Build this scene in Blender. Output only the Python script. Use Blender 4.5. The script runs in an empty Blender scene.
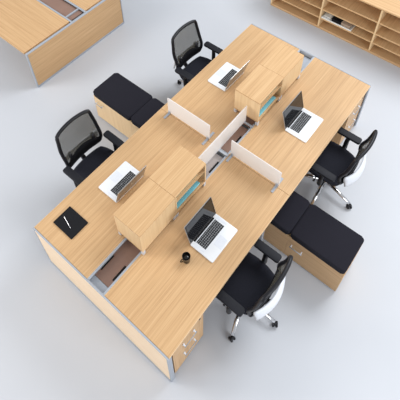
import bpy, bmesh, math, random
from mathutils import Vector, Matrix, Euler

random.seed(4)
scene = bpy.context.scene
C = scene.collection

# ------------------------------------------------------------------ camera
cam_data = bpy.data.cameras.new('camera')
cam = bpy.data.objects.new('camera', cam_data)
C.objects.link(cam)
cam.location = (2.40482, -0.59233, 5.08159)
cam.rotation_mode = 'XYZ'
cam.rotation_euler = (0.78058, 0.01409, 0.68913)
cam_data.sensor_width = 36.0
cam_data.lens = 501.23 / 400.0 * 36.0
cam_data.shift_x = 0.02036
cam_data.shift_y = -0.39468
cam_data.clip_end = 100
scene.camera = cam

# ------------------------------------------------------------------ world and light
world = bpy.data.worlds.new('studio_world')
scene.world = world
world.use_nodes = True
bg = world.node_tree.nodes['Background']
bg.inputs['Color'].default_value = (0.955, 0.975, 1.0, 1)
bg.inputs['Strength'].default_value = 0.74


def area(name, loc, target, size, power, color):
    d = bpy.data.lights.new(name, 'AREA')
    d.shape = 'SQUARE'
    d.size = size
    d.energy = power
    d.color = color
    o = bpy.data.objects.new(name, d)
    o.location = loc
    o.rotation_euler = (Vector(target) - Vector(loc)).to_track_quat('-Z', 'Y').to_euler()
    C.objects.link(o)
    return o


area('key_softbox', (-5.2, -3.2, 5.0), (0.6, 1.4, 0.4), 3.0, 340, (1.0, 0.97, 0.93))
area('front_fill', (-2.2, -6.2, 1.9), (0.6, 0.5, 0.6), 2.4, 150, (1.0, 0.98, 0.95))
area('right_fill', (7.5, 0.5, 3.6), (1.2, 1.5, 0.6), 3.0, 260, (0.96, 0.98, 1.0))  # added fill to brighten faces turned right; no window stands here
area('far_fill', (2.5, 7.0, 7.0), (0.8, 3.0, 0.2), 4.0, 560, (0.94, 0.97, 1.0))  # added soft light to lift the far floor; no window stands here

scene.view_settings.view_transform = 'Standard'
scene.view_settings.look = 'None'
scene.view_settings.exposure = -0.22
scene.view_settings.gamma = 1.0
scene.view_settings.use_curve_mapping = False


# ------------------------------------------------------------------ materials
def lin(c):
    return tuple(((v / 255.0) / 12.92 if v / 255.0 <= 0.04045 else ((v / 255.0 + 0.055) / 1.055) ** 2.4) for v in c) + (1,)


def plain(name, rgb, rough=0.5, metal=0.0, noise=0.0, nscale=200.0, bump=0.0, spec=0.5):
    m = bpy.data.materials.new(name)
    m.use_nodes = True
    nt = m.node_tree
    b = nt.nodes['Principled BSDF']
    b.inputs['Base Color'].default_value = lin(rgb)
    b.inputs['Roughness'].default_value = rough
    b.inputs['Metallic'].default_value = metal
    b.inputs['Specular IOR Level'].default_value = spec
    tc = nt.nodes.new('ShaderNodeTexCoord')
    n = nt.nodes.new('ShaderNodeTexNoise')
    n.inputs['Scale'].default_value = nscale
    n.inputs['Detail'].default_value = 3
    nt.links.new(tc.outputs['Object'], n.inputs['Vector'])
    r = nt.nodes.new('ShaderNodeValToRGB')
    k = noise
    lo = tuple(max(0, v * (1 - k)) for v in lin(rgb)[:3]) + (1,)
    hi = tuple(min(1, v * (1 + k)) for v in lin(rgb)[:3]) + (1,)
    r.color_ramp.elements[0].position = 0.3
    r.color_ramp.elements[1].position = 0.7
    r.color_ramp.elements[0].color = lo
    r.color_ramp.elements[1].color = hi
    nt.links.new(n.outputs['Fac'], r.inputs['Fac'])
    nt.links.new(r.outputs['Color'], b.inputs['Base Color'])
    if bump:
        bp = nt.nodes.new('ShaderNodeBump')
        bp.inputs['Strength'].default_value = bump
        bp.inputs['Distance'].default_value = 0.002
        nt.links.new(n.outputs['Fac'], bp.inputs['Height'])
        nt.links.new(bp.outputs['Normal'], b.inputs['Normal'])
    return m


def wood(name, dark, mid, light, axis='y', rough=0.45, fine=60.0):
    """oak laminate: long streaks along one axis, plus broad cathedral bands"""
    m = bpy.data.materials.new(name)
    m.use_nodes = True
    nt = m.node_tree
    L = nt.links
    b = nt.nodes['Principled BSDF']
    b.inputs['Roughness'].default_value = rough
    b.inputs['Specular IOR Level'].default_value = 0.35
    tc = nt.nodes.new('ShaderNodeTexCoord')
    oi = nt.nodes.new('ShaderNodeObjectInfo')
    mul = nt.nodes.new('ShaderNodeMath')
    mul.operation = 'MULTIPLY'
    mul.inputs[1].default_value = 37.0
    L.new(oi.outputs['Random'], mul.inputs[0])
    add = nt.nodes.new('ShaderNodeVectorMath')
    add.operation = 'ADD'
    L.new(tc.outputs['Object'], add.inputs[0])
    L.new(mul.outputs[0], add.inputs[1])

    def streak(across, along, detail, dist=0.0):
        mp = nt.nodes.new('ShaderNodeMapping')
        s = {'x': (along, across, across), 'y': (across, along, across), 'z': (across, across, along)}[axis]
        mp.inputs['Scale'].default_value = s
        L.new(add.outputs[0], mp.inputs['Vector'])
        n = nt.nodes.new('ShaderNodeTexNoise')
        n.inputs['Scale'].default_value = 1.0
        n.inputs['Detail'].default_value = detail
        n.inputs['Roughness'].default_value = 0.6
        n.inputs['Distortion'].default_value = dist
        L.new(mp.outputs[0], n.inputs['Vector'])
        return n
    a = streak(40.0, 0.7, 4, 0.15)
    f = streak(fine * 2.6, 2.2, 3)
    mx = nt.nodes.new('ShaderNodeMix')
    mx.data_type = 'FLOAT'
    mx.inputs['Factor'].default_value = 0.6
    L.new(a.outputs['Fac'], mx.inputs['A'])
    L.new(f.outputs['Fac'], mx.inputs['B'])
    r = nt.nodes.new('ShaderNodeValToRGB')
    e = r.color_ramp.elements
    e[0].position = 0.30
    e[0].color = lin(dark)
    e[1].position = 0.71
    e[1].color = lin(light)
    q = e.new(0.5)
    q.color = lin(mid)
    L.new(mx.outputs['Result'], r.inputs['Fac'])
    L.new(r.outputs['Color'], b.inputs['Base Color'])
    return m


OAK = dict(dark=(181, 142, 101), mid=(203, 165, 121), light=(217, 182, 139))
oak_y = wood('oak_laminate_along', axis='y', **OAK)
oak_x = wood('oak_laminate_across', axis='x', **OAK)
oak_z = wood('oak_laminate_upright', axis='z', **OAK)
pale_x = wood('pale_oak_across', (238, 206, 170), (246, 218, 184), (250, 226, 196), 'x')
box_z = wood('pale_lit_oak_upright', (216, 182, 138), (228, 196, 152), (237, 208, 165), 'z')  # paler upright oak; also carries the left storage's lit front as colour
box_y = wood('pale_oak_along', (187, 147, 104), (207, 169, 124), (221, 187, 143), 'y')
edge_m = plain('oak_edge_band', (226, 193, 150), 0.5, 0, 0.05, 60)
silver = plain('silver_powder_coat', (168, 174, 183), 0.5, 0.15, 0.02, 300)
silver_dk = plain('grey_trough_metal', (186, 189, 194), 0.4, 0.15, 0.02, 300)
taupe = plain('taupe_trough_lid', (142, 112, 98), 0.3, 0.0, 0.06, 6)
mauve = plain('pale_mauve_lid', (172, 163, 160), 0.35, 0, 0.04, 6)
black_slot = plain('dark_slot', (22, 20, 20), 0.7)
cushion_m = plain('black_cushion_fabric', (33, 32, 40), 0.92, 0, 0.25, 260, 0.3, 0.2)
seat_m = plain('black_seat_fabric', (36, 37, 46), 0.9, 0, 0.25, 300, 0.3, 0.25)
plastic = plain('black_plastic', (22, 22, 28), 0.42, 0, 0.05, 80, 0, 0.35)
arm_m = plain('black_arm_pad_rubber', (25, 26, 33), 0.6, 0, 0.05, 80, 0, 0.3)
grey_plastic = plain('light_grey_plastic', (226, 229, 236), 0.35, 0, 0.02, 80)
chrome = plain('polished_aluminium', (214, 214, 216), 0.12, 1.0, 0.02, 40)
alu = plain('laptop_aluminium', (236, 238, 241), 0.36, 0.05, 0.01, 200)
alu_lid = plain('laptop_lid_aluminium', (176, 172, 168), 0.3, 0.55, 0.01, 200)
band_m = plain('matte_black_band', (20, 20, 24), 0.95, 0, 0.1, 200, 0, 0.15)
foot_m = plain('satin_foot_metal', (206, 211, 220), 0.35, 0.1)
key_m = plain('black_keys', (24, 24, 27), 0.5)
screen_m = plain('dark_glossy_screen', (20, 21, 25), 0.06, 0, 0.02, 20, 0, 0.8)
bezel_m = plain('black_bezel', (14, 14, 16), 0.2)
mug_m = plain('black_ceramic', (18, 18, 21), 0.25)
coffee_m = plain('black_coffee', (12, 9, 8), 0.12)
note_m = plain('black_notebook_cover', (14, 15, 20), 0.6, 0, 0.15, 90, 0, 0.25)
paper_m = plain('white_paper', (236, 236, 232), 0.7, 0, 0.02, 90)
teal_m = plain('teal_card', (132, 208, 224), 0.5, 0, 0.03, 60)
green_m = plain('sage_green_card', (120, 148, 132), 0.6, 0, 0.05, 60)
logo_m = plain('white_mark', (236, 236, 236), 0.3)
lock_m = plain('lock_metal', (120, 120, 124), 0.3, 0.8)


def floor_material():
    m = plain('pale_grey_floor', (196, 199, 205), 0.42, 0, 0.012, 1.2, 0, 0.35)
    return m


def mesh_fabric():
    m = bpy.data.materials.new('see_through_mesh_fabric')
    m.use_nodes = True
    nt = m.node_tree
    b = nt.nodes['Principled BSDF']
    b.inputs['Base Color'].default_value = lin((76, 74, 66))
    b.inputs['Roughness'].default_value = 0.75
    out = nt.nodes['Material Output']
    tr = nt.nodes.new('ShaderNodeBsdfTransparent')
    mix = nt.nodes.new('ShaderNodeMixShader')
    tc = nt.nodes.new('ShaderNodeTexCoord')
    ck = nt.nodes.new('ShaderNodeTexNoise')
    ck.inputs['Scale'].default_value = 150
    nt.links.new(tc.outputs['Object'], ck.inputs['Vector'])
    mr = nt.nodes.new('ShaderNodeMapRange')
    mr.inputs['From Min'].default_value = 0.3
    mr.inputs['From Max'].default_value = 0.7
    mr.inputs['To Min'].default_value = 0.48
    mr.inputs['To Max'].default_value = 0.56
    nt.links.new(ck.outputs['Fac'], mr.inputs['Value'])
    nt.links.new(mr.outputs[0], mix.inputs['Fac'])
    nt.links.new(tr.outputs[0], mix.inputs[1])
    nt.links.new(b.outputs[0], mix.inputs[2])
    nt.links.new(mix.outputs[0], out.inputs['Surface'])
    return m


def frosted():
    m = bpy.data.materials.new('frosted_acrylic')
    m.use_nodes = True
    nt = m.node_tree
    b = nt.nodes['Principled BSDF']
    b.inputs['Base Color'].default_value = lin((245, 243, 242))
    b.inputs['Roughness'].default_value = 0.4
    out = nt.nodes['Material Output']
    tr = nt.nodes.new('ShaderNodeBsdfTransparent')
    tl = nt.nodes.new('ShaderNodeBsdfTranslucent')
    tl.inputs['Color'].default_value = lin((248, 245, 243))
    m1 = nt.nodes.new('ShaderNodeMixShader')
    m1.inputs['Fac'].default_value = 0.4
    nt.links.new(b.outputs[0], m1.inputs[1])
    nt.links.new(tl.outputs[0], m1.inputs[2])
    m2 = nt.nodes.new('ShaderNodeMixShader')
    m2.inputs['Fac'].default_value = 0.80
    nt.links.new(tr.outputs[0], m2.inputs[1])
    nt.links.new(m1.outputs[0], m2.inputs[2])
    nt.links.new(m2.outputs[0], out.inputs['Surface'])
    return m


mesh_m = mesh_fabric()
frost_m = frosted()


# ------------------------------------------------------------------ mesh helpers
class MB:
    def __init__(self):
        self.bm = bmesh.new()

    def _merge(self, tmp, mat=None):
        if mat is not None:
            bmesh.ops.transform(tmp, matrix=mat, verts=tmp.verts)
        me = bpy.data.meshes.new('tmp')
        tmp.to_mesh(me)
        tmp.free()
        self.bm.from_mesh(me)
        bpy.data.meshes.remove(me)

    def box(self, x0, x1, y0, y1, z0, z1, bev=0.0, seg=1, smooth=False, mat=None):
        t = bmesh.new()
        bmesh.ops.create_cube(t, size=1.0)
        for v in t.verts:
            v.co = Vector((x0 + (v.co.x + .5) * (x1 - x0), y0 + (v.co.y + .5) * (y1 - y0), z0 + (v.co.z + .5) * (z1 - z0)))
        if bev > 0:
            bmesh.ops.bevel(t, geom=t.edges[:], offset=bev, segments=seg, profile=0.5, affect='EDGES')
        if smooth:
            for f in t.faces:
                f.smooth = True
        self._merge(t, mat)
        return self

    def rounded_plate(self, x0, x1, y0, y1, z0, z1, r, bev=0.0, seg=6, mat=None):
        """plate with corners rounded in plan"""
        pts = []
        for cx, cy, a0 in ((x1 - r, y1 - r, 0), (x0 + r, y1 - r, 90), (x0 + r, y0 + r, 180), (x1 - r, y0 + r, 270)):
            for k in range(seg + 1):
                a = math.radians(a0 + 90.0 * k / seg)
                pts.append((cx + r * math.cos(a), cy + r * math.sin(a)))
        t = bmesh.new()
        lo = [t.verts.new((p[0], p[1], z0)) for p in pts]
        hi = [t.verts.new((p[0], p[1], z1)) for p in pts]
        n = len(pts)
        t.faces.new(list(reversed(lo)))
        t.faces.new(hi)
        for i in range(n):
            t.faces.new((lo[i], lo[(i + 1) % n], hi[(i + 1) % n], hi[i]))
        if bev > 0:
            ed = [e for e in t.edges if abs(e.verts[0].co.z - e.verts[1].co.z) < 1e-7]
            bmesh.ops.bevel(t, geom=ed, offset=bev, segments=3, profile=0.5, affect='EDGES')
            for f in t.faces:
                f.smooth = True
        self._merge(t, mat)
        return self

    def tube(self, pts, radii, n=10, flat=1.0):
        """swept round tube through pts; flat squashes in local 'up'"""
        pts = [Vector(p) for p in pts]
        if not isinstance(radii, (list, tuple)):
            radii = [radii] * len(pts)
        t = bmesh.new()
        rings = []
        for i, p in enumerate(pts):
            d = (pts[min(i + 1, len(pts) - 1)] - pts[max(i - 1, 0)]).normalized()
            up = Vector((0, 0, 1)) if abs(d.z) < .95 else Vector((1, 0, 0))
            s = d.cross(up).normalized()
            u = s.cross(d).normalized()
            ring = []
            for k in range(n):
                a = 2 * math.pi * k / n
                ring.append(t.verts.new(p + radii[i] * (s * math.cos(a) + u * math.sin(a) * flat)))
            rings.append(ring)
        for a, b in zip(rings, rings[1:]):
            for k in range(n):
                f = t.faces.new((a[k], a[(k + 1) % n], b[(k + 1) % n], b[k]))
                f.smooth = True
        t.faces.new(list(reversed(rings[0])))
        t.faces.new(rings[-1])
        bmesh.ops.recalc_face_normals(t, faces=t.faces[:])
        self._merge(t)
        return self

    def lathe(self, prof, n=28, loc=(0, 0, 0), mat=None):
        t = bmesh.new()
        rings = []
        for r, z in prof:
            if r < 1e-6:
                rings.append([t.verts.new((0, 0, z))])
            else:
                rings.append([t.verts.new((r * math.cos(2 * math.pi * k / n), r * math.sin(2 * math.pi * k / n), z)) for k in range(n)])
        for a, b in zip(rings, rings[1:]):
            for k in range(n):
                k2 = (k + 1) % n
                if len(a) == 1 and len(b) == 1:
                    continue
                if len(a) == 1:
                    f = t.faces.new((a[0], b[k2], b[k]))
                elif len(b) == 1:
                    f = t.faces.new((a[k], a[k2], b[0]))
                else:
                    f = t.faces.new((a[k], a[k2], b[k2], b[k]))
                f.smooth = True
        bmesh.ops.recalc_face_normals(t, faces=t.faces[:])
        M = Matrix.Translation(loc)
        if mat is not None:
            M = M @ mat
        self._merge(t, M)
        return self

    def grid_solid(self, fn_front, fn_back, nu, nv, smooth=True):
        """closed shell between two u,v sheets"""
        t = bmesh.new()
        A = [[t.verts.new(fn_front(i / nu, j / nv)) for j in range(nv + 1)] for i in range(nu + 1)]
        B = [[t.verts.new(fn_back(i / nu, j / nv)) for j in range(nv + 1)] for i in range(nu + 1)]
        for i in range(nu):
            for j in range(nv):
                t.faces.new((A[i][j], A[i + 1][j], A[i + 1][j + 1], A[i][j + 1]))
                t.faces.new((B[i][j], B[i][j + 1], B[i + 1][j + 1], B[i + 1][j]))
        for i in range(nu):
            t.faces.new((A[i][0], B[i][0], B[i + 1][0], A[i + 1][0]))
            t.faces.new((A[i][nv], A[i + 1][nv], B[i + 1][nv], B[i][nv]))
        for j in range(nv):
            t.faces.new((A[0][j], A[0][j + 1], B[0][j + 1], B[0][j]))
            t.faces.new((A[nu][j], B[nu][j], B[nu][j + 1], A[nu][j + 1]))
        bmesh.ops.recalc_face_normals(t, faces=t.faces[:])
        for f in t.faces:
            f.smooth = smooth
        self._merge(t)
        return self

    def build(self, name, mat, parent=None):
        me = bpy.data.meshes.new(name)
        self.bm.to_mesh(me)
        self.bm.free()
        me.materials.append(mat)
        o = bpy.data.objects.new(name, me)
        C.objects.link(o)
        if parent is not None:
            o.parent = parent
        return o


def thing(name, label, cat, loc=(0, 0, 0), rz=0.0, group=None):
    o = bpy.data.objects.new(name, None)
    o.empty_display_size = 0.1
    C.objects.link(o)
    o.location = loc
    o.rotation_euler = (0, 0, math.radians(rz))
    return tag(o, label, cat, group)


def tag(o, label, cat, group=None):
    o['label'] = label
    o['category'] = cat
    if group:
        o['group'] = group
    return o


def kids(o):
    return [c for c in ALL() if c.parent == o]


def ALL():
    return list(C.objects)


def copy_tree(o, loc=None, rz=None, label=None, parent=None):
    c = o.copy()
    C.objects.link(c)
    if parent is not None:
        c.parent = parent
    for ch in [x for x in ALL() if x.parent == o]:
        copy_tree(ch, parent=c)
    if loc is not None:
        c.location = loc
    if rz is not None:
        c.rotation_euler = (0, 0, math.radians(rz))
    if label:
        c['label'] = label
    return c


# ------------------------------------------------------------------ dimensions
D, G, LY = 0.703, 0.209, 1.705      # depth of a desk row, gap of the cable trough, length of a workstation
W = 2 * D + G
H = 0.735

# ------------------------------------------------------------------ floor
fl = MB().box(-14, 14, -10, 18, -0.08, 0.0).build('floor', floor_material())
fl['kind'] = 'structure'


wall_m = plain('white_wall_paint', (226, 228, 231), 0.8, 0, 0.01, 3)
for nm, bx in (('wall_left', (-9.2, -9.0, -9.0, 12.0)), ('wall_right', (10.0, 10.2, -9.0, 12.0)),
               ('wall_back', (-9.2, 10.2, 12.0, 12.2)), ('wall_front', (-9.2, 10.2, -9.2, -9.0))):
    wo = MB().box(bx[0], bx[1], bx[2], bx[3], 0.0, 3.4).build(nm, wall_m)
    wo['kind'] = 'structure'


# ------------------------------------------------------------------ desks
def desk(x0, y0, y1, label, legs):
    """one workstation of the bench: top with its edge band, two steel rails and an inner leg"""
    t = thing('desk', label, 'desk', (x0, y0, 0), 0, 'benching desks')
    w, l = D, y1 - y0
    g = 0.0015
    MB().box(0.003, w - 0.003, g, l - g, H - 0.026, H, 0.0012).build('tabletop', oak_y, t)
    for a in (0.0, w - 0.003):
        MB().box(a, a + 0.003, g, l - g, H - 0.026, H - 0.0008).build('edge_band', edge_m, t)
    for a in (0.06, w - 0.10):
        MB().box(a, a + 0.04, 0.035, l - 0.035, H - 0.066, H - 0.0262).build('support_rail', silver, t)
    for yy in legs:
        for xx in (0.06, w - 0.10):
            MB().box(xx, xx + 0.04, yy, yy + 0.04, 0.0, H - 0.0665, 0.003).build('leg', silver, t)
    return t


desk(0.0, 0.0005, LY, 'oak desk at left carrying the black notebook and a laptop', (1.40,))
desk(D + G, 0.0005, LY, 'oak desk nearest the camera carrying the black mug and open laptop', (1.40,))
desk(0.0, LY, 2 * LY - 0.0005, 'oak desk beside the far black chair, laptop behind the far overhead cabinets', (0.24,))
desk(D + G, LY, 2 * LY - 0.0005, 'oak desk at the far right with a laptop, in front of the right chair', (0.24,))


def end_panel(xc0, xc1, y0, y1, label, hh=H, name='end_panel', out=-1):
    """wood panel closing the end of the bench, in a silver frame"""
    t = thing(name, label, 'panel', (xc0, y0, 0), 0, 'bench end panels')
    w, d = xc1 - xc0, y1 - y0
    MB().box(0.016, w - 0.016, 0.002, d - 0.001, 0.03, hh - 0.010).build('wood_infill', pale_x, t)
    MB().box(0.0, w, 0.0, d, hh - 0.010, hh + 0.001, 0.001).build('top_trim', silver, t)
    MB().box(0.016, w - 0.016, -0.007, d, 0.0, 0.03, 0.001).build('bottom_rail', silver, t)
    for a in (0.0, w - 0.016):
        MB().box(a, a + 0.016, 0, d, 0.0, hh - 0.0102, 0.001).build('post', silver, t)
        ya = d if out < 0 else -0.028
        MB().box(a, a + 0.016, ya, ya + 0.028, 0.0, hh - 0.028, 0.001).build('return_post', silver, t)
    return t


end_panel(0, W, -0.014, 0.0, 'long pale oak end panel in silver frame closing the near end of the bench')
end_panel(0, W, 2 * LY, 2 * LY + 0.014, 'oak end panel closing the far end of the bench by the shelf unit', out=1)


# ------------------------------------------------------------------ cable trough
def trough(y0, y1, label, lids):
    t = thing('cable_trough', label, 'cable trough', (D, y0, 0), 0, 'cable troughs between the desk rows')
    l = y1 - y0
    b = MB()
    zt = H - 0.001
    a0, a1 = 0.0015, G - 0.0015
    b.box(a0 + 0.004, a1 - 0.004, 0, l, H - 0.11, H - 0.107)
    b.box(a0, a0 + 0.004, 0, l, H - 0.11, zt)
    b.box(a1 - 0.004, a1, 0, l, H - 0.11, zt)
    b.box(a0 + 0.004, a1 - 0.004, 0, 0.004, H - 0.107, zt - 0.003)
    b.box(a0 + 0.004, a1 - 0.004, l - 0.004, l, H - 0.107, zt - 0.003)
    b.build('trough_body', silver_dk, t)
    for a in (a0 + 0.004, a1 - 0.018):
        MB().box(a, a + 0.014, 0.0045, l - 0.0045, zt - 0.010, zt, 0.001).build('edge_rail', silver, t)
    if y0 < 1:
        MB().box(a0 + 0.005, a1 - 0.005, 0.005, 0.069, zt - 0.056, zt - 0.050, 0.001).build('end_plate', silver, t)
    for k, (p, q, s) in enumerate(lids):
        # taupe lid with a cable slot cut into each long side
        lid = MB()
        zz0, zz1 = zt - 0.056, zt - 0.051
        A0, A1 = a0 + 0.0045, a1 - 0.0045
        n = 0.018
        m0, m1 = s
        nr = 0.052
        lid.box(A0 + n, A1 - nr, p - y0, q - y0, zz0, zz1)
        for (u0, u1) in ((A0, A0 + n), (A1 - nr, A1)):
            lid.box(u0, u1, p - y0, m0 - y0, zz0, zz1)
            lid.box(u0, u1, m1 - y0, q - y0, zz0, zz1)
        lo = lid.build('trough_lid', mauve if (y0 < 1 and k == 2) else silver if (y0 > 1 and k == 2) else taupe, t)
        for (u0, u1) in ((A0, A0 + n - 0.0005), (A1 - nr + 0.0005, A1)):
            MB().box(u0, u1, m0 - y0 + .001, m1 - y0 - .001, zz0 - 0.006, zz0 - 0.004).build('cable_slot_brush', black_slot, lo)
    return t


trough(0.0005, LY - 0.002, 'taupe-lidded cable trough open at the near end of the bench',
       ((0.072, 0.84, (0.135, 0.29)), (0.86, 1.34, (1.05, 1.20)), (1.36, 1.66, (1.445, 1.60))))
trough(LY + 0.002, 2 * LY - 0.0005, 'taupe-lidded cable trough in the far half of the bench, under the far cabinets',
       ((1.74, 2.10, (1.86, 1.99)), (2.13, 2.60, (2.30, 2.45)), (2.62, 3.39, (3.05, 3.18))))


# ------------------------------------------------------------------ overhead cabinets standing on the desks
BX0, BX1 = 0.634, 0.938
BZ0, BZ1 = H + 0.062, 1.112


def desk_cabinet(y0, y1, label, open_side, far_first=False):
    t = thing('desktop_cabinet', label, 'cabinet', (BX0, y0, H), 0, 'small oak cabinets on the desks')
    w, l = BX1 - BX0, y1 - y0
    z0, z1 = 0.062, BZ1 - H
    bd = w if open_side else w - 0.0145
    th = 0.016
    g = 0.001
    MB().box(0, w, g, l - g, z1 - th, z1, 0.001).build('top_panel', box_y, t)
    MB().box(0.001, bd - 0.001, g, l - g, z0, z0 + 0.022).build('bottom_panel', box_y, t)
    for a in (g, l - g - th):
        MB().box(0.001, bd - 0.001, a, a + th, z0 + 0.022, z1 - th).build('side_panel', box_z, t)
    MB().box(0.001, 0.001 + th, g + th, l - g - th, z0 + 0.022, z1 - th).build('back_panel', box_z, t)
    if open_side:
        zm = z0 + 0.190
        MB().box(0.018, w - 0.004, g + th, l - g - th, zm, zm + 0.012).build('shelf', box_y, t)
    else:
        MB().box(bd, w, g + 0.001, l - g - 0.001, z0 + 0.002, z1 - th - 0.002, 0.001).build('door', box_z, t)
    f = []
    for xx in (-0.001, w - 0.029):
        for yy in (0.002, l - 0.032):
            MB().box(xx, xx + 0.03, yy, yy + 0.03, 0.0005, z0, 0.003).build('foot', foot_m, t)
    return t


desk_cabinet(0.437, 0.875, 'closed small oak cabinet on silver feet, nearest the camera, over the trough', False)
desk_cabinet(0.875, 1.303, 'open-fronted small oak cabinet with teal papers, beside the nearest laptop', True)
desk_cabinet(2.163, 2.605, 'open-fronted small oak cabinet with teal papers in the far pair', True)
desk_cabinet(2.605, 3.015, 'closed small oak cabinet at the far end of the far pair', False)


def paper_stack(y0, y1, z, x1, kind, label):
    """papers lying flat in the open cabinet"""
    t = thing('paper_stack', label, 'papers', (x1 - 0.22, y0, z), 0, 'papers in the open cabinets')
    l = y1 - y0
    random.seed(int(y0 * 100) + int(z * 100))
    if kind == 'teal':
        MB().box(0, 0.205, 0.004, l - 0.004, 0.0, 0.010, 0.001).build('white_sheets', paper_m, t)
        MB().box(0, 0.214, 0, l, 0.0105, 0.024, 0.002).build('teal_folder', teal_m, t)
    else:
        MB().box(0, 0.21, 0, l, 0.0, 0.014, 0.001).build('white_sheets', paper_m, t)
        MB().box(0, 0.216, 0.004, l - 0.004, 0.0145, 0.022, 0.001).build('green_folder', green_m, t)
    return t


paper_stack(0.895, 1.235, BZ0 + 0.0225, 0.927, 'teal', 'teal folder on white sheets in the lower shelf of the nearer open cabinet')
paper_stack(0.895, 1.215, BZ0 + 0.2025, 0.915, 'green', 'thin green folder on white sheets, upper shelf of the nearer open cabinet')
paper_stack(2.19, 2.53, BZ0 + 0.0225, 0.927, 'teal', 'teal folder on white sheets in the lower shelf of the farther open cabinet')
paper_stack(2.19, 2.53, BZ0 + 0.2025, 0.915, 'green', 'thin green folder on white sheets, upper shelf of the farther open cabinet')


# ------------------------------------------------------------------ frosted dividers
def divider(x0, x1, y, ztop, label):
    t = thing('desk_divider', label, 'divider', (0, 0, 0), 0, 'frosted desk dividers')
    t.location = (x0, y, H)
    p = MB().box(0, x1 - x0, -0.006, 0.006, 0.012, ztop - H, 0.002).build('frosted_panel', frost_m, t)
    for x in (0.02, x1 - x0 - 0.02):
        MB().rounded_plate(x - 0.0125, x + 0.0125, -0.095, 0.095, 0.0006, 0.007, 0.003).build('clamp_foot', silver, t)
        g = MB()
        g.box(x - 0.013, x + 0.013, -0.016, 0.016, 0.0072, 0.0118, 0.001)
        g.box(x - 0.013, x + 0.013, -0.016, -0.0065, 0.0112, 0.036, 0.002)
        g.box(x - 0.013, x + 0.013, 0.0065, 0.016, 0.0112, 0.036, 0.002)
        g.build('clamp_grip', silver, t)
    return t


divider(0.095, 0.655, 1.722, 0.978, 'frosted white desk divider between the two left-row desks')
divider(0.922, 1.487, 1.722, 0.978, 'frosted white desk divider between the two right-row desks')
t = thing('centre_screen', 'long frosted white screen along the cable trough between the two cabinet pairs', 'divider', (0.803, 1.335, H))
MB().box(-0.006, 0.006, 0.0, 0.808, 0.0135, 0.26, 0.002).build('frosted_panel', frost_m, t)
for yy in (0.345, 0.785):
    MB().box(-0.103, 0.112, yy - 0.011, yy + 0.011, 0.0005, 0.013, 0.002).build('cross_bracket', silver, t)


# ------------------------------------------------------------------ pedestals with drawers
def pedestal(y0, label):
    t = thing('drawer_pedestal', label, 'drawers', (1.10, y0, 0), 0, 'drawer pedestals under the right row')
    w, l, h = 0.485, 0.385, 0.66
    MB().box(0, w, 0, l, 0.03, h, 0.001).build('body', oak_z, t)
    for xx in (0.04, w - 0.06):
        for yy in (0.04, l - 0.06):
            MB().lathe([(0, 0), (0.014, 0), (0.014, 0.0298), (0, 0.0298)], 12, (xx, yy, 0)).build('foot', plastic, t)
    for (z0, z1, hz) in ((0.435, 0.655, 0.55), (0.035, 0.430, 0.30)):
        d = MB().box(w + 0.0005, w + 0.016, 0.002, l - 0.002, z0, z1, 0.001).build('drawer', oak_z, t)
        hb = MB()
        hb.tube([(w + 0.044, 0.115, hz), (w + 0.044, 0.265, hz)], 0.004, 10)
        hb.build('handle', silver, d)
        for yy in (0.125, 0.255):
            MB().lathe([(0, 0), (0.011, 0), (0.011, 0.008), (0.006, 0.012), (0.006, 0.024), (0, 0.024)], 14, (w + 0.0165, yy, hz),
                       Matrix.Rotation(math.pi / 2, 4, 'Y')).build('handle_post', grey_plastic, d)
    MB().lathe([(0, 0), (0.009, 0), (0.009, 0.004), (0, 0.004)], 14, (w + 0.0165, l - 0.05, 0.615), Matrix.Rotation(math.pi / 2, 4, 'Y')).build('lock', lock_m, t)
    return t


pedestal(0.048, 'oak drawer pedestal under the near corner of the bench, bar handles outward')
pedestal(2.965, 'oak drawer pedestal under the far right desk behind the right chair')


# ------------------------------------------------------------------ low storage with cushions
def low_storage(xa, xb, ysplit_x, y0, y1, label, handles, mat):
    """bench-height cabinet running out from under the desks; front faces -y"""
    t = thing('low_storage_cabinet', label, 'cabinet', (xa, y0, 0), 0, 'low storage cabinets')
    w, l, h = xb - xa, y1 - y0, 0.43
    MB().box(0, w, 0.018, l, 0.02, h, 0.001).build('body', mat, t)
    MB().box(0.01, w - 0.01, 0.025, l - 0.01, 0.0, 0.0198).build('plinth', silver, t)
    s = ysplit_x - xa
    for (a, b, hx) in ((0.001, s - 0.001, None if s < w / 2 else handles), (s + 0.001, w - 0.001, handles if s < w / 2 else None)):
        d = MB().box(a, b, 0.0, 0.0175, 0.022, h - 0.002, 0.001).build('drawer_front', mat, t)
        if hx:
            x0, x1, z = hx[0] - xa, hx[1] - xa, hx[2]
            MB().tube([(x0, -0.030, z), (x1, -0.030, z)], 0.0045, 10).build('handle', silver, d)
            for xx in (x0 + 0.012, x1 - 0.012):
                MB().tube([(xx, -0.0005, z), (xx, -0.0255, z)], 0.006, 10).build('handle_post', grey_plastic, d)
    return t


low_storage(1.16, 2.342, 1.775, 1.51, 1.90, 'low oak storage cabinet running out from the right row, under black cushions', (1.812, 1.945, 0.305), oak_x)
low_storage(-0.93, 0.16, -0.31, 1.51, 1.90, 'low oak storage cabinet running out from the left row, under black cushions', (-0.885, -0.765, 0.335), box_z)  # same oak as the right cabinet, its lit front brightened in the colour


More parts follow.
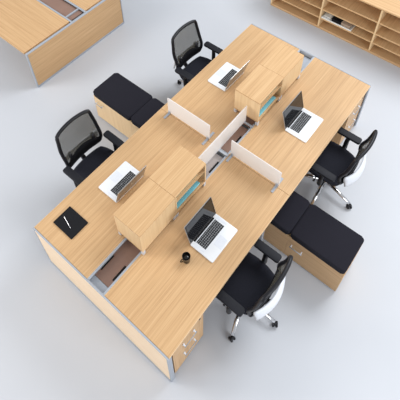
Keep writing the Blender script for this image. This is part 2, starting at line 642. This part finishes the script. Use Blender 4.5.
def cushion(x0, x1, y0, y1, label):
    z0, z1 = 0.4305, 0.503
    t = thing('seat_cushion', label, 'cushion', ((x0 + x1) / 2, (y0 + y1) / 2, z0), 0, 'black cushions on the low storage')
    w, l = (x1 - x0) / 2, (y1 - y0) / 2
    MB().rounded_plate(-w, w, -l, l, 0.0, z1 - z0, 0.03, 0.014).build('padding', cushion_m, t)
    bm = MB()
    pts = []
    r = 0.03
    for cx, cy, a0 in ((w - r, l - r, 0), (-w + r, l - r, 90), (-w + r, -l + r, 180), (w - r, -l + r, 270)):
        for k in range(5):
            a = math.radians(a0 + 22.5 * k)
            pts.append((cx + r * math.cos(a), cy + r * math.sin(a), z1 - z0 - 0.014))
    pts.append(pts[0])
    bm.tube(pts, 0.0028, 6)
    bm.build('piping', seat_m, t)
    return t


cushion(1.778, 2.340, 1.505, 1.900, 'large black cushion at the outer end of the right storage cabinet')
cushion(1.25, 1.772, 1.505, 1.900, 'black cushion tucked against the right desks, beside the near black chair')
cushion(-0.928, -0.313, 1.505, 1.900, 'large black cushion at the outer end of the left storage cabinet')
cushion(-0.307, 0.10, 1.505, 1.900, 'smaller black cushion tucked against the left desks')


# ------------------------------------------------------------------ laptops
def laptop(loc, rz, label, open_deg=15):
    """hinge along local y, keyboard deck out along +x"""
    t = thing('laptop', label, 'laptop', loc, rz, 'open laptops')
    hw, dp = 0.184, 0.249
    MB().rounded_plate(0, dp, -hw, hw, 0.0008, 0.014, 0.012, 0.0015).build('base', alu, t)
    k = MB()
    zt = 0.0142
    rows = [(0.030, 0.010, 14)] + [(0.042 + 0.0187 * i, 0.0165, 14 if i < 4 else 11) for i in range(5)]
    for (x, hgt, n) in rows:
        tot = 0.270
        if n == 14:
            p = tot / 14
            for i in range(14):
                k.box(x, x + hgt, -tot / 2 + i * p + 0.0008, -tot / 2 + (i + 1) * p - 0.0008, zt, zt + 0.0012)
        else:
            ws = [1, 1, 1, 1.25, 5.2, 1.25, 1, 1, 1.3]
            u = tot / sum(ws)
            y = -tot / 2
            for q in ws:
                k.box(x, x + hgt, y + 0.0008, y + q * u - 0.0008, zt, zt + 0.0012)
                y += q * u
    k.build('keyboard', key_m, t)
    MB().rounded_plate(0.155, 0.237, -0.052, 0.052, 0.0141, 0.0146, 0.003).build('trackpad', alu_lid if False else grey_plastic, t)
    for s in (-1, 1):
        MB().box(0.034, 0.135, s * 0.1600 - 0.008, s * 0.1600 + 0.008, 0.0141, 0.0144).build('speaker_grille', grey_plastic, t)
    # lid: leans back from the hinge
    R = Matrix.Translation((0.003, 0, 0.018)) @ Matrix.Rotation(-math.radians(open_deg), 4, 'Y')
    lid = MB().rounded_plate(-hw, hw, 0.004, 0.247, -0.0035, 0.0035, 0.010, 0.001, mat=R @ Matrix(((0, 0, 1, 0), (1, 0, 0, 0), (0, 1, 0, 0), (0, 0, 0, 1)))).build('lid', alu_lid, t)
    MB().box(0.0037, 0.0043, -hw + 0.004, hw - 0.004, 0.008, 0.244, mat=R).build('bezel', bezel_m, lid)
    MB().box(0.0044, 0.0048, -hw + 0.018, hw - 0.018, 0.026, 0.230, mat=R).build('screen', screen_m, lid)
    MB().box(0.002, 0.021, -0.140, 0.140, 0.0075, 0.0165, 0.002).build('hinge', bezel_m, t)
    # bitten-fruit mark on the lid's back
    lg = bmesh.new()
    outline = []
    for i in range(40):
        a = 2 * math.pi * i / 40
        y = 0.0115 * math.cos(a)
        z = 0.0125 * math.sin(a)
        if abs(math.cos(a)) < .25:
            z -= math.copysign(0.0018, z)
        d = math.hypot(y - 0.0145, z - 0.001)
        if d < 0.0062:
            y -= (0.0062 - d) * 1.3
        outline.append((y, z))
    for pts in (outline, [(0.0, 0.0135), (0.003, 0.0145), (0.0045, 0.0185), (0.0012, 0.0175)]):
        lo = [lg.verts.new((-0.0036, y, 0.13 + z)) for y, z in pts]
        hi = [lg.verts.new((-0.0041, y, 0.13 + z)) for y, z in pts]
        n = len(pts)
        lg.faces.new(lo)
        lg.faces.new(list(reversed(hi)))
        for i in range(n):
            lg.faces.new((lo[i], hi[i], hi[(i + 1) % n], lo[(i + 1) % n]))
    bmesh.ops.recalc_face_normals(lg, faces=lg.faces[:])
    mk = MB()
    mk._merge(lg, R)
    mk.build('lid_mark', logo_m, lid)
    return t


lp = laptop((1.190, 0.944, H), 0, 'open silver laptop on the nearest desk, beside the black mug')
copy_tree(lp, (1.190, 2.482, H), 0, 'open silver laptop on the right desk behind the frosted divider')
copy_tree(lp, (0.414, 0.815, H), 180, 'open silver laptop with its lid to the nearest cabinets, by the left chair')
copy_tree(lp, (0.402, 2.505, H), 180, 'open silver laptop facing the far black chair, by the far cabinets')

# ------------------------------------------------------------------ mug, notebook, pen
t = thing('mug', 'black mug of coffee standing on the nearest desk by the laptop', 'mug', (1.250, 0.641, H))
MB().lathe([(0, 0.0006), (0.027, 0.0006), (0.031, 0.004), (0.036, 0.088), (0.0362, 0.090), (0.0345, 0.090), (0.0335, 0.087), (0.029, 0.008), (0, 0.007)], 32).build('cup_body', mug_m, t)
MB().lathe([(0, 0.074), (0.0325, 0.074), (0.0325, 0.075), (0, 0.075)], 28).build('coffee', coffee_m, t)
h = MB()
pts = []
for i in range(9):
    a = math.radians(-80 + 160 * i / 8)
    rr = 0.032 + 0.026 * math.cos(a)
    pts.append((rr * math.cos(math.radians(250)), rr * math.sin(math.radians(250)), 0.047 + 0.025 * math.sin(a)))
h.tube(pts, 0.0045, 8)
h.build('handle', mug_m, t)

t = thing('notebook', 'black notebook lying closed on the left desk under a silver pen', 'notebook', (0.227, 0.237, H), 0)
MB().box(-0.118, 0.120, -0.096, 0.096, 0.002, 0.010).build('page_block', paper_m, t)
c = MB()
c.rounded_plate(-0.124, 0.124, -0.099, 0.099, 0.0102, 0.0125, 0.006)
c.rounded_plate(-0.124, 0.124, -0.099, 0.099, 0.0004, 0.0018, 0.006)
c.box(-0.124, -0.1185, -0.099, 0.099, 0.0004, 0.0125, 0.0008)
c.build('cover', note_m, t)
t = thing('pen', 'silver ballpoint pen lying across the black notebook', 'pen', (0.205, 0.217, H + 0.0127), -15)
MB().tube([(-0.068, 0, 0.0048), (-0.060, 0, 0.0048), (0.045, 0, 0.0048), (0.062, 0, 0.0048), (0.070, 0, 0.0048)], [0.003, 0.0045, 0.0045, 0.0028, 0.0008], 12).build('barrel', chrome, t)
MB().box(-0.064, -0.028, -0.0015, 0.0015, 0.0088, 0.0102, 0.0004).build('clip', chrome, t)


# ------------------------------------------------------------------ task chair; local +x is the way the sitter faces
def back_pt(u, v, off=0.0):
    """u across (0..1, -y to +y), v up (0..1) on the backrest surface"""
    s = u * 2 - 1
    hw = 0.222 + 0.010 * math.sin(math.pi * min(1, v * 1.2)) - 0.012 * max(0, v - 0.6) / 0.4
    y = s * hw
    z = 0.535 + 0.490 * v + 0.012 * (1 - s * s) * (1 if v > .5 else -0.4)
    x = -0.205 - 0.080 * v + 0.030 * s * s - 0.03 * (1 - v) * (1 - v) + 0.035 * math.exp(-((v - 0.25) / 0.22) ** 2)
    return Vector((x + off, y, z))


def make_chair(loc, rz, label, spoke0):
    t = thing('task_chair', label, 'chair', loc, rz, 'black mesh-backed task chairs')
    # seat: thick pad with waterfall front
    def seat_top(i, j):
        a, b = i * 2 - 1, j * 2 - 1
        e = 0.10
        rx = math.copysign(abs(a) ** 1.0, a)
        k = 1 - 0.10 * (abs(a) ** 3) * (abs(b) ** 3) - 0.04 * abs(a * b)
        x = 0.02 + 0.235 * rx * k
        y = 0.245 * b * k * (1 - 0.06 * (a < 0) * a * a)
        z = 0.487 - 0.040 * max(abs(a), abs(b)) ** 7 - 0.022 * max(0, a) ** 3 - 0.012 * (1 - b * b) * (1 - a * a) + 0.008 * b * b
        return Vector((x, y, z))

    def seat_bot(i, j):
        p = seat_top(i, j)
        a, b = i * 2 - 1, j * 2 - 1
        return Vector((0.02 + (p.x - 0.02) * 0.95, p.y * 0.95, 0.428 - 0.010 * max(0, a) ** 3 - 0.006 * (1 - a * a) * (1 - b * b)))
    MB().grid_solid(seat_top, seat_bot, 18, 18).build('seat', seat_m, t)
    MB().rounded_plate(-0.18, 0.20, -0.20, 0.20, 0.396, 0.419, 0.05, 0.008).build('seat_pan', plastic, t)
    m = MB()
    m.box(-0.13, 0.10, -0.08, 0.08, 0.335, 0.3955, 0.015, 2, True)
    m.build('tilt_mechanism', plastic, t)
    for s, xx in ((1, 0.05), (-1, -0.02)):
        MB().tube([(xx, s * 0.08, 0.36), (xx, s * 0.20, 0.358), (xx, s * 0.25, 0.362)], [0.006, 0.006, 0.011], 8).build('adjustment_lever', plastic, t)
    # backrest
    fr = MB()
    n = 20
    loop = []
    for k in range(n + 1):
        loop.append((k / n, 0.0))
    for k in range(1, n + 1):
        loop.append((1.0, k / n))
    for k in range(1, n + 1):
        loop.append((1 - k / n, 1.0))
    for k in range(1, n):
        loop.append((0.0, 1 - k / n))

    def rnd(u, v):
        # pull the corners in to a rounded outline
        a, b = (u * 2 - 1), (v * 2 - 1)
        m_ = 1 - 0.040 * (abs(a) * abs(b)) ** 8
        return ((a * m_ + 1) / 2, (b * m_ + 1) / 2)
    pts = [back_pt(*rnd(u, v)) for u, v in loop]
    pts.append(pts[0])
    pts.append(pts[1])
    fr.tube(pts, 0.0185, 10)
    frame = fr.build('back_frame', plastic, t)
    # broad lower band of the frame
    bn = MB()
    bn.grid_solid(lambda u, v: back_pt(0.01 + 0.98 * u, (0.15 + 0.17 * (1 - (2 * u - 1) ** 2)) * v, 0.011), lambda u, v: back_pt(0.01 + 0.98 * u, (0.15 + 0.17 * (1 - (2 * u - 1) ** 2)) * v, -0.007), 14, 4)
    bn.build('lumbar_band', band_m, frame)
    ms = MB()
    ms.grid_solid(lambda u, v: back_pt(*rnd(u, v), 0.0015), lambda u, v: back_pt(*rnd(u, v), -0.0005), 16, 16)
    ms.build('mesh_back', mesh_m, frame)
    # lumbar pad behind the mesh with two grips
    lb = MB()
    lb.grid_solid(lambda u, v: back_pt(0.12 + 0.76 * u, 0.10 + 0.06 * v, -0.014), lambda u, v: back_pt(0.12 + 0.76 * u, 0.10 + 0.06 * v, -0.024), 12, 2)
    for c_ in (0.17, 0.83):
        lb.grid_solid(lambda u, v: back_pt(c_ - 0.035 + 0.07 * u, 0.14 + 0.24 * v, 0.010), lambda u, v: back_pt(c_ - 0.035 + 0.07 * u, 0.14 + 0.24 * v, -0.020), 3, 3)
    lb.build('lumbar_support', plastic, t)
    # pale outer spine hoop behind the frame
    hp = MB()

    def brace(u, v, off):
        s_ = u * 2 - 1
        p = back_pt(0.015 + 0.97 * u, 0.30 * v * (0.75 + 0.35 * s_ * s_), off - 0.030 * (1 - s_ * s_) - 0.012 * (1 - v))
        return p
    hp.grid_solid(lambda u, v: brace(u, v, -0.034), lambda u, v: brace(u, v, -0.064 + 0.016 * (2 * v - 1) ** 2), 18, 6)
    hp.build('outer_back_brace', grey_plastic, t)
    sp = MB()
    sp.tube([(-0.10, 0, 0.365), (-0.19, 0, 0.375), (-0.255, 0, 0.43), (-0.275, 0, 0.52)], [0.028, 0.03, 0.026, 0.018], 12)
    sp.build('back_support', plastic, t)
    # arms
    for s in (-1, 1):
        a = MB()
        a.tube([(-0.02, s * 0.13, 0.385), (-0.02, s * 0.235, 0.385), (-0.02, s * 0.272, 0.42), (-0.02, s * 0.275, 0.52), (-0.025, s * 0.275, 0.632)], [0.020, 0.022, 0.026, 0.024, 0.022], 10)
        arm = a.build('armrest', plastic, t)
        MB().rounded_plate(-0.155, 0.105, s * 0.275 - 0.038, s * 0.275 + 0.038, 0.634, 0.660, 0.016, 0.006).build('arm_pad', arm_m, arm)
    # lift and five-star base
    MB().lathe([(0, 0.075), (0.030, 0.075), (0.030, 0.20), (0.022, 0.202), (0.022, 0.3345), (0, 0.3345)], 20).build('gas_lift', plastic, t)
    hub = MB().lathe([(0, 0.068), (0.048, 0.068), (0.050, 0.10), (0.042, 0.125), (0, 0.125)], 24).build('base_hub', chrome, t)
    for k in range(5):
        a = math.radians(spoke0 - rz + 72 * k)
        ca, sa = math.cos(a), math.sin(a)
        MB().tube([(0.04 * ca, 0.04 * sa, 0.102), (0.18 * ca, 0.18 * sa, 0.094), (0.345 * ca, 0.345 * sa, 0.076)], [0.027, 0.022, 0.016], 10, 0.7).build('base_leg', chrome, hub)
        cs = MB()
        # twin wheels, trailing at a slight angle
        M = Matrix.Translation((0.352 * ca, 0.352 * sa, 0.0285)) @ Matrix.Rotation(a + 0.5 * (k - 2), 4, 'Z') @ Matrix.Rotation(math.pi / 2, 4, 'X')
        for zz in (-0.024, 0.007):
            cs.lathe([(0, zz), (0.024, zz), (0.028, zz + 0.004), (0.028, zz + 0.013), (0.024, zz + 0.017), (0, zz + 0.017)], 18, (0, 0, 0), M)
        cs.lathe([(0, 0.020), (0.014, 0.020), (0.018, 0.045), (0.010, 0.062), (0, 0.062)], 12, (0.352 * ca, 0.352 * sa, 0))
        cs.build('caster', plastic, t)
    return t


make_chair((1.70, 0.905, 0), 180, 'black task chair with polished legs, pulled up to the nearest desk', 1.3)
make_chair((-0.14, 0.868, 0), 0, 'black mesh-backed task chair at the left desk, beside the left storage cabinet', 40)
make_chair((-0.14, 2.572, 0), 0, 'black mesh-backed task chair farthest from the camera', 183)
make_chair((1.70, 2.450, 0), 180, 'black task chair at the right edge, behind the right storage cushions', 275)


# ------------------------------------------------------------------ second bench at upper left
OX, OY0, OY1, OH = -1.89, 1.33, 2.93, 0.625
t = thing('end_panel', 'broad oak end panel of the second bench at upper left', 'panel', (OX, OY0, 0), 0, 'bench end panels')
MB().box(-0.028, -0.003, 0.014, OY1 - OY0 - 0.014, 0.03, OH - 0.010).build('wood_infill', oak_y, t)
MB().box(-0.030, 0.0, 0.0, OY1 - OY0, OH - 0.010, OH, 0.001).build('top_trim', silver, t)
MB().box(-0.030, 0.004, 0.014, OY1 - OY0 - 0.014, 0.0, 0.03, 0.001).build('bottom_rail', silver, t)
for a in (0.0, OY1 - OY0 - 0.014):
    MB().box(-0.030, 0.002, a, a + 0.014, 0.0, OH - 0.0102, 0.001).build('post', silver, t)
for (y0, y1, lb) in ((OY0, 2.066, 'oak desk of the second bench nearer the camera, at upper left'), (2.340, OY1, 'oak desk of the second bench farther from the camera, at upper left')):
    t = thing('desk', lb, 'desk', (OX - 0.034 - 1.45, y0, 0), 0, 'benching desks')
    l = y1 - y0
    MB().box(0.0, 1.425, 0.0015, l - 0.0015, OH - 0.026, OH, 0.001).build('tabletop', oak_x, t)
    MB().box(0.02, 1.42, 0.06, 0.10, OH - 0.066, OH - 0.0262).build('support_rail', silver, t)
    for yy in (0.06, l - 0.10):
        MB().box(0.05, 0.09, yy, yy + 0.04, 0, OH - 0.0665).build('leg', silver, t)
t = thing('cable_trough', 'cable trough of the second bench at upper left', 'cable trough', (OX - 0.034 - 1.45, 2.068, 0), 0, 'cable troughs between the desk rows')
b = MB()
b.box(0, 1.45, 0, 0.270, OH - 0.12, OH - 0.117)
for yy in (0, 0.266):
    b.box(0, 1.45, yy, yy + 0.004, OH - 0.117, OH - 0.001)
b.box(1.446, 1.45, 0.004, 0.266, OH - 0.117, OH - 0.003)
b.build('trough_body', silver_dk, t)
for yy in (0.004, 0.246):
    MB().box(0, 1.445, yy, yy + 0.020, OH - 0.011, OH - 0.001).build('edge_rail', silver, t)
MB().box(0.05, 1.40, 0.026, 0.244, OH - 0.036, OH - 0.030).build('trough_lid', taupe, t)
MB().box(1.30, 1.322, 0.0245, 0.2455, OH - 0.029, OH - 0.012).build('cross_bracket', silver, t)

# ------------------------------------------------------------------ open shelf unit at the far right
SX0, SX1, SY, SH = -0.42, 1.99, 4.62, 0.80
t = thing('shelf_unit', 'low open oak shelf unit standing along the far right', 'shelf', (SX0, SY, 0))
w, dpt, th = SX1 - SX0, 0.40, 0.022
MB().box(0, w, 0, dpt, 0.004, 0.042, 0.001).build('bottom_panel', oak_x, t)
MB().box(0.01, w - 0.01, 0.02, dpt - 0.02, 0, 0.0038).build('plinth', silver_dk, t)
MB().box(0, w, 0, dpt, SH - th, SH, 0.001).build('top_panel', oak_x, t)
MB().box(th, w - th, dpt - 0.012, dpt, 0.0425, SH - th - 0.0005).build('back_panel', oak_x, t)
xs = [0, 0.395 - SX0 - th / 2, 1.19 - SX0 - th / 2, w - th]
for i, xx in enumerate(xs):
    MB().box(xx, xx + th, 0, dpt - 0.0125, 0.0425, SH - th - 0.0005).build('divider', box_z, t)
for a, b_ in zip(xs, xs[1:]):
    for z in (0.207, 0.372, 0.57):
        MB().box(a + th + 0.0005, b_ - 0.0005, 0.002, dpt - 0.013, z - th, z, 0.001).build('shelf', box_y, t)
t = thing('tray', 'shallow white tray on the shelf unit holding a black file and taupe box', 'tray', (0.412, SY + 0.006, 0.2075))
b = MB()
b.box(0, 0.46, 0, 0.30, 0.0, 0.005)
b.box(0, 0.46, 0, 0.005, 0.0045, 0.022)
b.box(0, 0.46, 0.295, 0.30, 0.0045, 0.022)
b.box(0, 0.005, 0.0045, 0.2955, 0.0045, 0.022)
b.box(0.455, 0.46, 0.0045, 0.2955, 0.0045, 0.022)
b.build('tray_body', paper_m, t)
t = thing('paper_stack', 'loose white papers at the left end of the white tray', 'papers', (0.422, SY + 0.03, 0.2128))
for k in range(3):
    MB().box(0.004 * k, 0.11 + 0.004 * k, 0.003 * k, 0.24 + 0.003 * k, 0.010 * k, 0.010 * k + 0.0098, 0.0005).build('sheet_bundle', (paper_m, silver, paper_m)[k], t)
t = thing('file', 'black lever file lying in the middle of the white tray', 'file', (0.56, SY + 0.03, 0.2128))
MB().box(0.002, 0.128, 0.002, 0.25, 0.003, 0.047).build('page_block', paper_m, t)
c = MB()
c.box(0, 0.135, 0, 0.255, 0.0472, 0.050, 0.0008)
c.box(0, 0.135, 0, 0.255, 0.0, 0.0028, 0.0008)
c.box(0.1285, 0.135, 0, 0.255, 0.0, 0.050, 0.0008)
c.box(0, 0.135, -0.004, 0.0015, 0.0, 0.050, 0.0008)
c.build('cover', note_m, t)
t = thing('storage_box', 'small taupe box at the right end of the white tray', 'box', (0.705, SY + 0.03, 0.2128))
taupe_box = plain('taupe_card', (168, 148, 130), 0.7, 0, 0.04, 60)
MB().box(0.003, 0.132, 0.003, 0.237, 0, 0.035).build('box_body', taupe_box, t)
MB().box(0, 0.135, 0, 0.24, 0.0352, 0.050, 0.001).build('lid', taupe_box, t)
